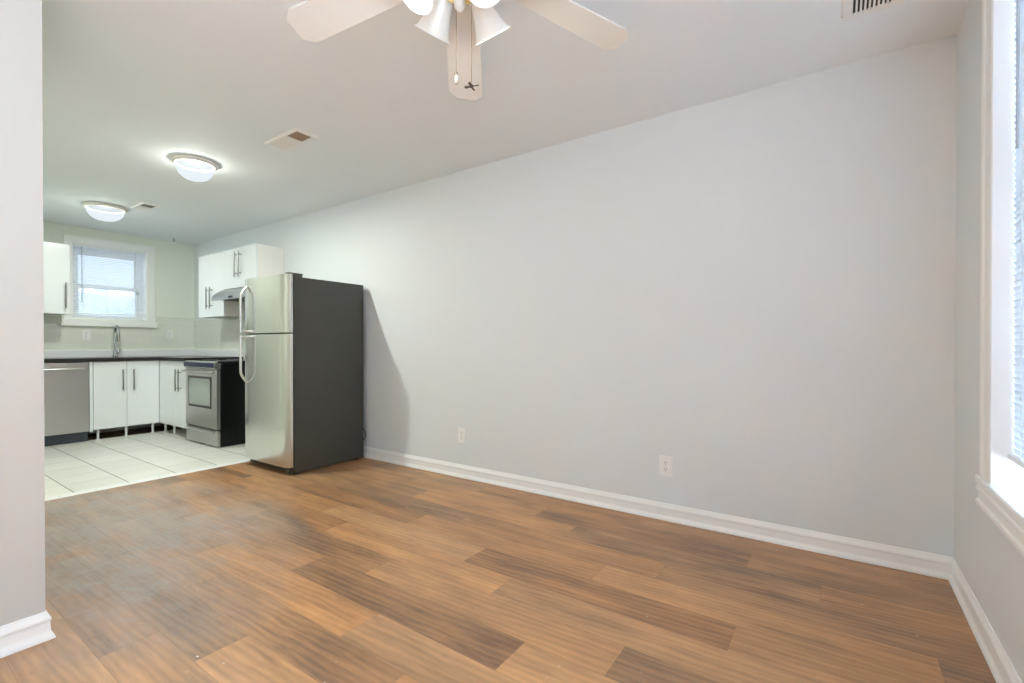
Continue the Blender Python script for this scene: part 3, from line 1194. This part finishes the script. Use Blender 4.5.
# ================================================================== outlets
def outlet(center, wall, label, wdt=0.078, hgt=0.125):
    """wall 'x': plate on the wall at x=XR facing -x; 'y': on the kitchen back wall facing -y"""
    cx_, cy_, cz_ = center
    r_ = thing('wall_outlet', center, label, 'outlet', 'wall outlets')

    def bx(m_, a0, a1, z0, z1, d0, d1, bev=0.0):
        if wall == 'x':
            m_.box(cx_ - d1, cy_ + a0, cz_ + z0, cx_ - d0, cy_ + a1, cz_ + z1, bev)
        else:
            m_.box(cx_ + a0, cy_ - d1, cz_ + z0, cx_ + a1, cy_ - d0, cz_ + z1, bev)
    m_ = MB()
    bx(m_, -wdt / 2, wdt / 2, -hgt / 2, hgt / 2, 0, 0.006, 0.002)
    m_.build('cover_plate', 'plastic_white', r_)
    for zc in (-0.021, 0.021):
        m_ = MB()
        ax = (-1, 0, 0) if wall == 'x' else (0, -1, 0)
        st_ = (cx_ - 0.006, cy_, cz_ + zc) if wall == 'x' else (cx_, cy_ - 0.006, cz_ + zc)
        m_.lathe([(0.0165, 0), (0.0165, 0.0022), (0.0, 0.0022)], st_, ax, 20)
        rc_ = m_.build('receptacle', 'plastic_white', r_)
        m_ = MB()
        bx(m_, -0.0075, -0.005, zc - 0.001, zc + 0.009, 0.008, 0.0086)
        bx(m_, 0.005, 0.0075, zc - 0.001, zc + 0.009, 0.008, 0.0086)
        bx(m_, -0.0022, 0.0022, zc - 0.010, zc - 0.005, 0.008, 0.0086)
        m_.build('slots', 'slot_dark', rc_)
    m_ = MB()
    if wall == 'x':
        m_.lathe([(0.003, 0), (0.003, 0.001), (0, 0.0012)], (cx_ - 0.006, cy_, cz_), (-1, 0, 0), 10)
    else:
        m_.lathe([(0.003, 0), (0.003, 0.001), (0, 0.0012)], (cx_, cy_ - 0.006, cz_), (0, -1, 0), 10)
    m_.build('screw', 'nickel', r_)
    return r_


outlet((XR, 0.877, 0.333), 'x', 'white wall outlet low on the long wall nearest the window')
outlet((XR, 2.535, 0.342), 'x', 'white wall outlet low on the long wall nearer the refrigerator')
outlet((1.768, YB - 0.008, 1.207), 'y', 'white wall outlet under the kitchen window left of the faucet')
outlet((2.636, YB - 0.008, 1.225), 'y', 'white wall outlet on the kitchen backsplash right of the window')
outlet((XR - 0.008, 6.10, 1.235), 'x', 'white wall outlet on the tile behind the range', 0.075, 0.12)


# ================================================================== ceiling vents
def vent(x0, x1, y0, y1, label, duct, half=None, fw=0.024, pitch=0.0175):
    """register let into the ceiling; half: the share (from y0) that stands open"""
    r_ = thing('ceiling_vent', ((x0 + x1) / 2, (y0 + y1) / 2, H), label, 'vent', 'ceiling vents')
    z1, z0 = H - 0.0005, H - 0.009
    m_ = MB()
    m_.prism([(x0, z1), (x0 + 0.004, z0 + 0.002), (x0 + 0.010, z0), (x0 + fw, z0), (x0 + fw, z1)], 'y', y0, y1)
    m_.prism([(x1, z1), (x1 - 0.004, z0 + 0.002), (x1 - 0.010, z0), (x1 - fw, z0), (x1 - fw, z1)], 'y', y0, y1)
    m_.prism([(y0, z1), (y0 + 0.004, z0 + 0.002), (y0 + 0.010, z0), (y0 + fw, z0), (y0 + fw, z1)], 'x', x0 + fw, x1 - fw)
    m_.prism([(y1, z1), (y1 - 0.004, z0 + 0.002), (y1 - 0.010, z0), (y1 - fw, z0), (y1 - fw, z1)], 'x', x0 + fw, x1 - fw)
    m_.build('frame', 'vent_white', r_)
    m_ = MB()
    m_.box(x0 + fw, y0 + fw, z1 - 0.0015, x1 - fw, y1 - fw, z1)
    m_.build('duct_opening', duct, r_)
    m_ = MB()
    ym = y0 + (y1 - y0) * half if half else y0 + fw
    if half:
        m_.box(x0 + fw, ym - 0.008, z0 + 0.001, x1 - fw, ym + 0.008, z1 - 0.002)
        y = ym + 0.014
        while y < y1 - fw - 0.004:
            m_.prism([(y + 0.0145, z0 + 0.001), (y + 0.016, z0 + 0.001), (y + 0.0015, z1 - 0.002), (y, z1 - 0.002)], 'x', x0 + fw, x1 - fw)
            y += 0.0145
    else:
        y = y0 + fw + 0.003
        while y < y1 - fw - 0.003:
            m_.box(x0 + fw, y, z0 + 0.0005, x1 - fw, y + pitch * 0.48, z1 - 0.002)
            y += pitch
    m_.build('louvers', 'vent_white', r_)
    return r_


vent(1.742, 1.905, 2.935, 3.325, 'white ceiling vent between the fan and the nearer dome light', 'duct_brown', 0.42)
vent(1.772, 1.925, 5.712, 6.030, 'white ceiling vent beside the farther dome light in the kitchen', 'duct_grey', 0.50)
vent(2.300, 2.545, -0.330, -0.006, 'white ceiling vent with dark slots above the long wall corner', 'duct_black', None, 0.040, 0.0150)


# ================================================================== dome lights
def dome(x, y, label, share=1.0, sc=1.0):
    r_ = thing('ceiling_light', (x, y, H), label, 'ceiling light', 'dome ceiling lights')
    m_ = MB()
    rim_p = [(0.0, 0.0), (0.170, 0.0), (0.180, -0.005), (0.185, -0.012), (0.183, -0.018), (0.174, -0.022), (0.170, -0.028), (0.160, -0.031), (0.152, -0.031), (0.146, -0.024), (0.142, -0.020)]
    m_.lathe([(a_ * sc, b_2) for a_, b_2 in rim_p], (x, y, H), seg=56)
    m_.build('rim', 'pewter_rim', r_, True, 60)
    m_ = MB()
    m_.lathe([(0.143 * sc, -0.021), (0.0, -0.021)], (x, y, H), seg=40)
    m_.build('lamp_pan', 'duct_black', r_)  # pan coloured black so the bowl reads shaded instead of washed out
    m_ = MB()
    pr = []
    for i in range(12):
        a = i / 11 * math.pi / 2
        pr.append((0.153 * sc * math.cos(a) ** 0.8 if i < 11 else 0.0, -0.034 - 0.112 * math.sin(a)))
    m_.lathe(pr, (x, y, H), seg=56)
    m_.build('glass_bowl', 'dome_glass', r_, True, 80)
    for kind, watts, dz in (('AREA', DOME_WATTS * share, -0.070), ('POINT', 11.0 * share, -0.118)):     # the pan sends most light down
        ld = bpy.data.lights.new('dome_lamp', kind)
        ld.energy = watts
        ld.color = DOME_COLOR
        if kind == 'AREA':
            ld.shape = 'DISK'
            ld.size = 0.08
        else:
            ld.shadow_soft_size = 0.022
        lo = bpy.data.objects.new('dome_lamp', ld)
        COL.objects.link(lo)
        lo.parent = r_
        lo.location = (0, 0, dz)
    return r_


dome(1.620, 4.120, 'lit dome ceiling light nearer the living room', 1.0, 0.83)
dome(1.615, 6.205, 'lit dome ceiling light deeper in the kitchen by the window', 0.38)

# ceiling hook near the kitchen corner
hk = MB()
hk.lathe([(0.009, 0), (0.009, -0.004), (0.003, -0.006), (0.003, -0.016)], (2.613, 7.30, H), seg=12, cap0=True, cap1=True)
hp = [(2.613 + 0.012 * math.sin(a) , 7.30, H - 0.028 + 0.012 * math.cos(a)) for a in [i / 10 * math.pi * 1.4 for i in range(11)]]
hk.tube(hp, 0.003, 8)
tag(hk.build('ceiling_hook', 'hook_black', None, True), 'tiny dark hook on the ceiling near the kitchen corner', 'hook')

# ================================================================== ceiling fan
FD, FAZ = 1.574, math.radians(41.0)
FC = Vector((FD * math.cos(FAZ), FD * math.sin(FAZ), 0))
FR, FPH, FZC, FDROOP = 0.636, 38.4, 2.363, 0.135
fan = thing('ceiling_fan', (FC.x, FC.y, H), 'white ceiling fan with brass light kit and frosted glass shades', 'ceiling fan')
m = MB()
m.lathe([(0.0, 0.0), (0.085, 0.0), (0.088, -0.010), (0.080, -0.028), (0.105, -0.040), (0.128, -0.058), (0.132, -0.100), (0.118, -0.128), (0.080, -0.142), (0.0, -0.142)], (FC.x, FC.y, H), seg=48)
m.build('motor_housing', 'fan_white', fan, True)
m = MB()
m.lathe([(0.0, -0.140), (0.060, -0.140), (0.062, -0.170), (0.066, -0.176), (0.066, -0.196), (0.070, -0.215), (0.064, -0.245), (0.048, -0.275), (0.026, -0.290), (0.0, -0.292)], (FC.x, FC.y, H), seg=40)
fit_ = m.build('light_fitter', 'brass', fan, True)
m = MB()
m.lathe([(0.016, -0.286), (0.020, -0.294), (0.018, -0.308), (0.010, -0.324), (0.0, -0.333)], (FC.x, FC.y, H), seg=24, cap0=True)
m.build('finial', 'fan_white', fit_, True)

for kb_ in range(5):
    ang = math.radians(FPH + 72 * kb_)
    e_r = Vector((math.cos(ang), math.sin(ang), 0))
    e_t = Vector((-math.sin(ang), math.cos(ang), 0))
    slope = -FDROOP / FR
    pitch = math.radians(7)

    def P(r, s, dz=0.0):
        return FC + e_r * r + e_t * (s * math.cos(pitch)) + Vector((0, 0, FZC + slope * r + s * math.sin(pitch) + dz))
    outline = [(0.165, -0.054), (0.19, -0.062), (0.40, -0.070), (FR - 0.036, -0.076), (FR - 0.003, -0.046), (FR, -0.040), (FR, 0.040), (FR - 0.003, 0.046), (FR - 0.036, 0.076), (0.40, 0.070), (0.19, 0.062), (0.165, 0.054)]
    m = MB()
    nn = len(outline)
    vs = [P(r, s, 0.003) for r, s in outline] + [P(r, s, -0.003) for r, s in outline]
    fs = [tuple(range(nn)), tuple(range(2 * nn - 1, nn - 1, -1))] + [(i, (i + 1) % nn, nn + (i + 1) % nn, nn + i) for i in range(nn)]
    m._faces(vs, fs)
    bl = m.build('blade', 'fan_white', fan)
    m = MB()
    iron = [(0.085, -0.014), (0.13, -0.016), (0.165, -0.030), (0.195, -0.034), (0.205, 0.0), (0.195, 0.034), (0.165, 0.030), (0.13, 0.016), (0.085, 0.014)]
    nn = len(iron)
    vs = [P(r, s, -0.004) for r, s in iron] + [P(r, s, -0.008) for r, s in iron]
    fs = [tuple(range(nn)), tuple(range(2 * nn - 1, nn - 1, -1))] + [(i, (i + 1) % nn, nn + (i + 1) % nn, nn + i) for i in range(nn)]
    m._faces(vs, fs)
    m.build('blade_iron', 'fan_white', bl)

for deg in (78.0, -6.0, 160.0, 251.0):
    ang = math.radians(deg)
    e_r = Vector((math.cos(ang), math.sin(ang), 0))
    neck = FC + e_r * 0.074 + Vector((0, 0, 2.288))
    mouth = FC + e_r * 0.160 + Vector((0, 0, 2.182))
    ax = (mouth - neck).normalized()
    L = (mouth - neck).length
    m = MB()
    m.tube([FC + e_r * 0.045 + Vector((0, 0, 2.300)), FC + e_r * 0.062 + Vector((0, 0, 2.304)), neck - ax * 0.006], 0.009, 12)
    m.lathe([(0.010, -0.012), (0.030, -0.008), (0.033, 0.004), (0.031, 0.012)], neck, ax, 28)
    for q in range(3):
        aa = 2 * math.pi * q / 3 + 0.4
    m.build('shade_holder', 'brass', fan, True)
    prf = [(0.024, 0.0), (0.030, 0.004), (0.0315, 0.012), (0.033, 0.030), (0.037, 0.055), (0.043, 0.080), (0.051, 0.105), (0.060, 0.128), (0.068, L), (0.0655, L - 0.001), (0.057, 0.126), (0.048, 0.104), (0.040, 0.080), (0.034, 0.055), (0.030, 0.030), (0.028, 0.012)]
    m = MB()
    m.lathe(prf, neck, ax, 40)
    shd = m.build('lamp_shade', 'shade_glass', fan, True, 70)
    m = MB()
    m.lathe([(0.012, 0.0), (0.013, 0.025), (0.024, 0.055), (0.026, 0.070), (0.018, 0.088), (0.0, 0.094)], neck, ax, 20)
    bulb = m.build('bulb', 'shade_glass', shd, True)
    ld = bpy.data.lights.new('fan_lamp', 'POINT')
    ld.energy = FAN_WATTS
    ld.color = FAN_COLOR
    ld.shadow_soft_size = 0.05
    lo = bpy.data.objects.new('fan_lamp', ld)
    COL.objects.link(lo)
    lo.parent = fan
    lo.location = (neck + ax * 0.105) - Vector((FC.x, FC.y, H))

side = Vector((math.sin(math.radians(YAW)), -math.cos(math.radians(YAW)), 0))
c1 = FC + side * -0.011
m = MB()
m.tube([c1 + Vector((0, 0, 2.262)), c1 + Vector((0, 0, 1.984))], 0.0012, 6)
ch = m.build('pull_chain', 'chain', fan)
m = MB()
m.lathe([(0.003, 0.0), (0.006, -0.004), (0.0065, -0.013)], c1 + Vector((0, 0, 1.985)), seg=14, cap0=True, cap1=True)
m.build('cap', 'bronze', ch, True)
m = MB()
m.lathe([(0.006, -0.013), (0.010, -0.022), (0.0105, -0.030), (0.007, -0.040), (0.0, -0.043)], c1 + Vector((0, 0, 1.985)), seg=18)
m.build('bulb_charm', 'charm_glass', ch, True)
c2 = FC + side * 0.039
m = MB()
m.tube([c2 + Vector((0, 0, 2.262)), c2 + Vector((0, 0, 1.940))], 0.0012, 6)
ch = m.build('pull_chain', 'chain', fan)
m = MB()
m.lathe([(0.003, 0.004), (0.006, 0.0), (0.006, -0.006), (0.0, -0.009)], c2 + Vector((0, 0, 1.940)), seg=12, cap0=True)
for q in range(4):
    a = math.radians(20 + 90 * q)
    er, et = Vector((math.cos(a), math.sin(a), 0)), Vector((-math.sin(a), math.cos(a), 0))
    p0 = c2 + Vector((0, 0, 1.937))
    vs = []
    for (r_, s_) in ((0.004, -0.002), (0.022, -0.0045), (0.025, 0), (0.022, 0.0045), (0.004, 0.002)):
        for dz in (0.0012, -0.0012):
            vs.append(p0 + er * r_ + et * s_ + Vector((0, 0, dz + 0.3 * s_)))
    m._faces(vs, [(0, 2, 4, 6, 8), (9, 7, 5, 3, 1), (0, 1, 3, 2), (2, 3, 5, 4), (4, 5, 7, 6), (6, 7, 9, 8), (8, 9, 1, 0)])
m.build('fan_charm', 'bronze', ch)
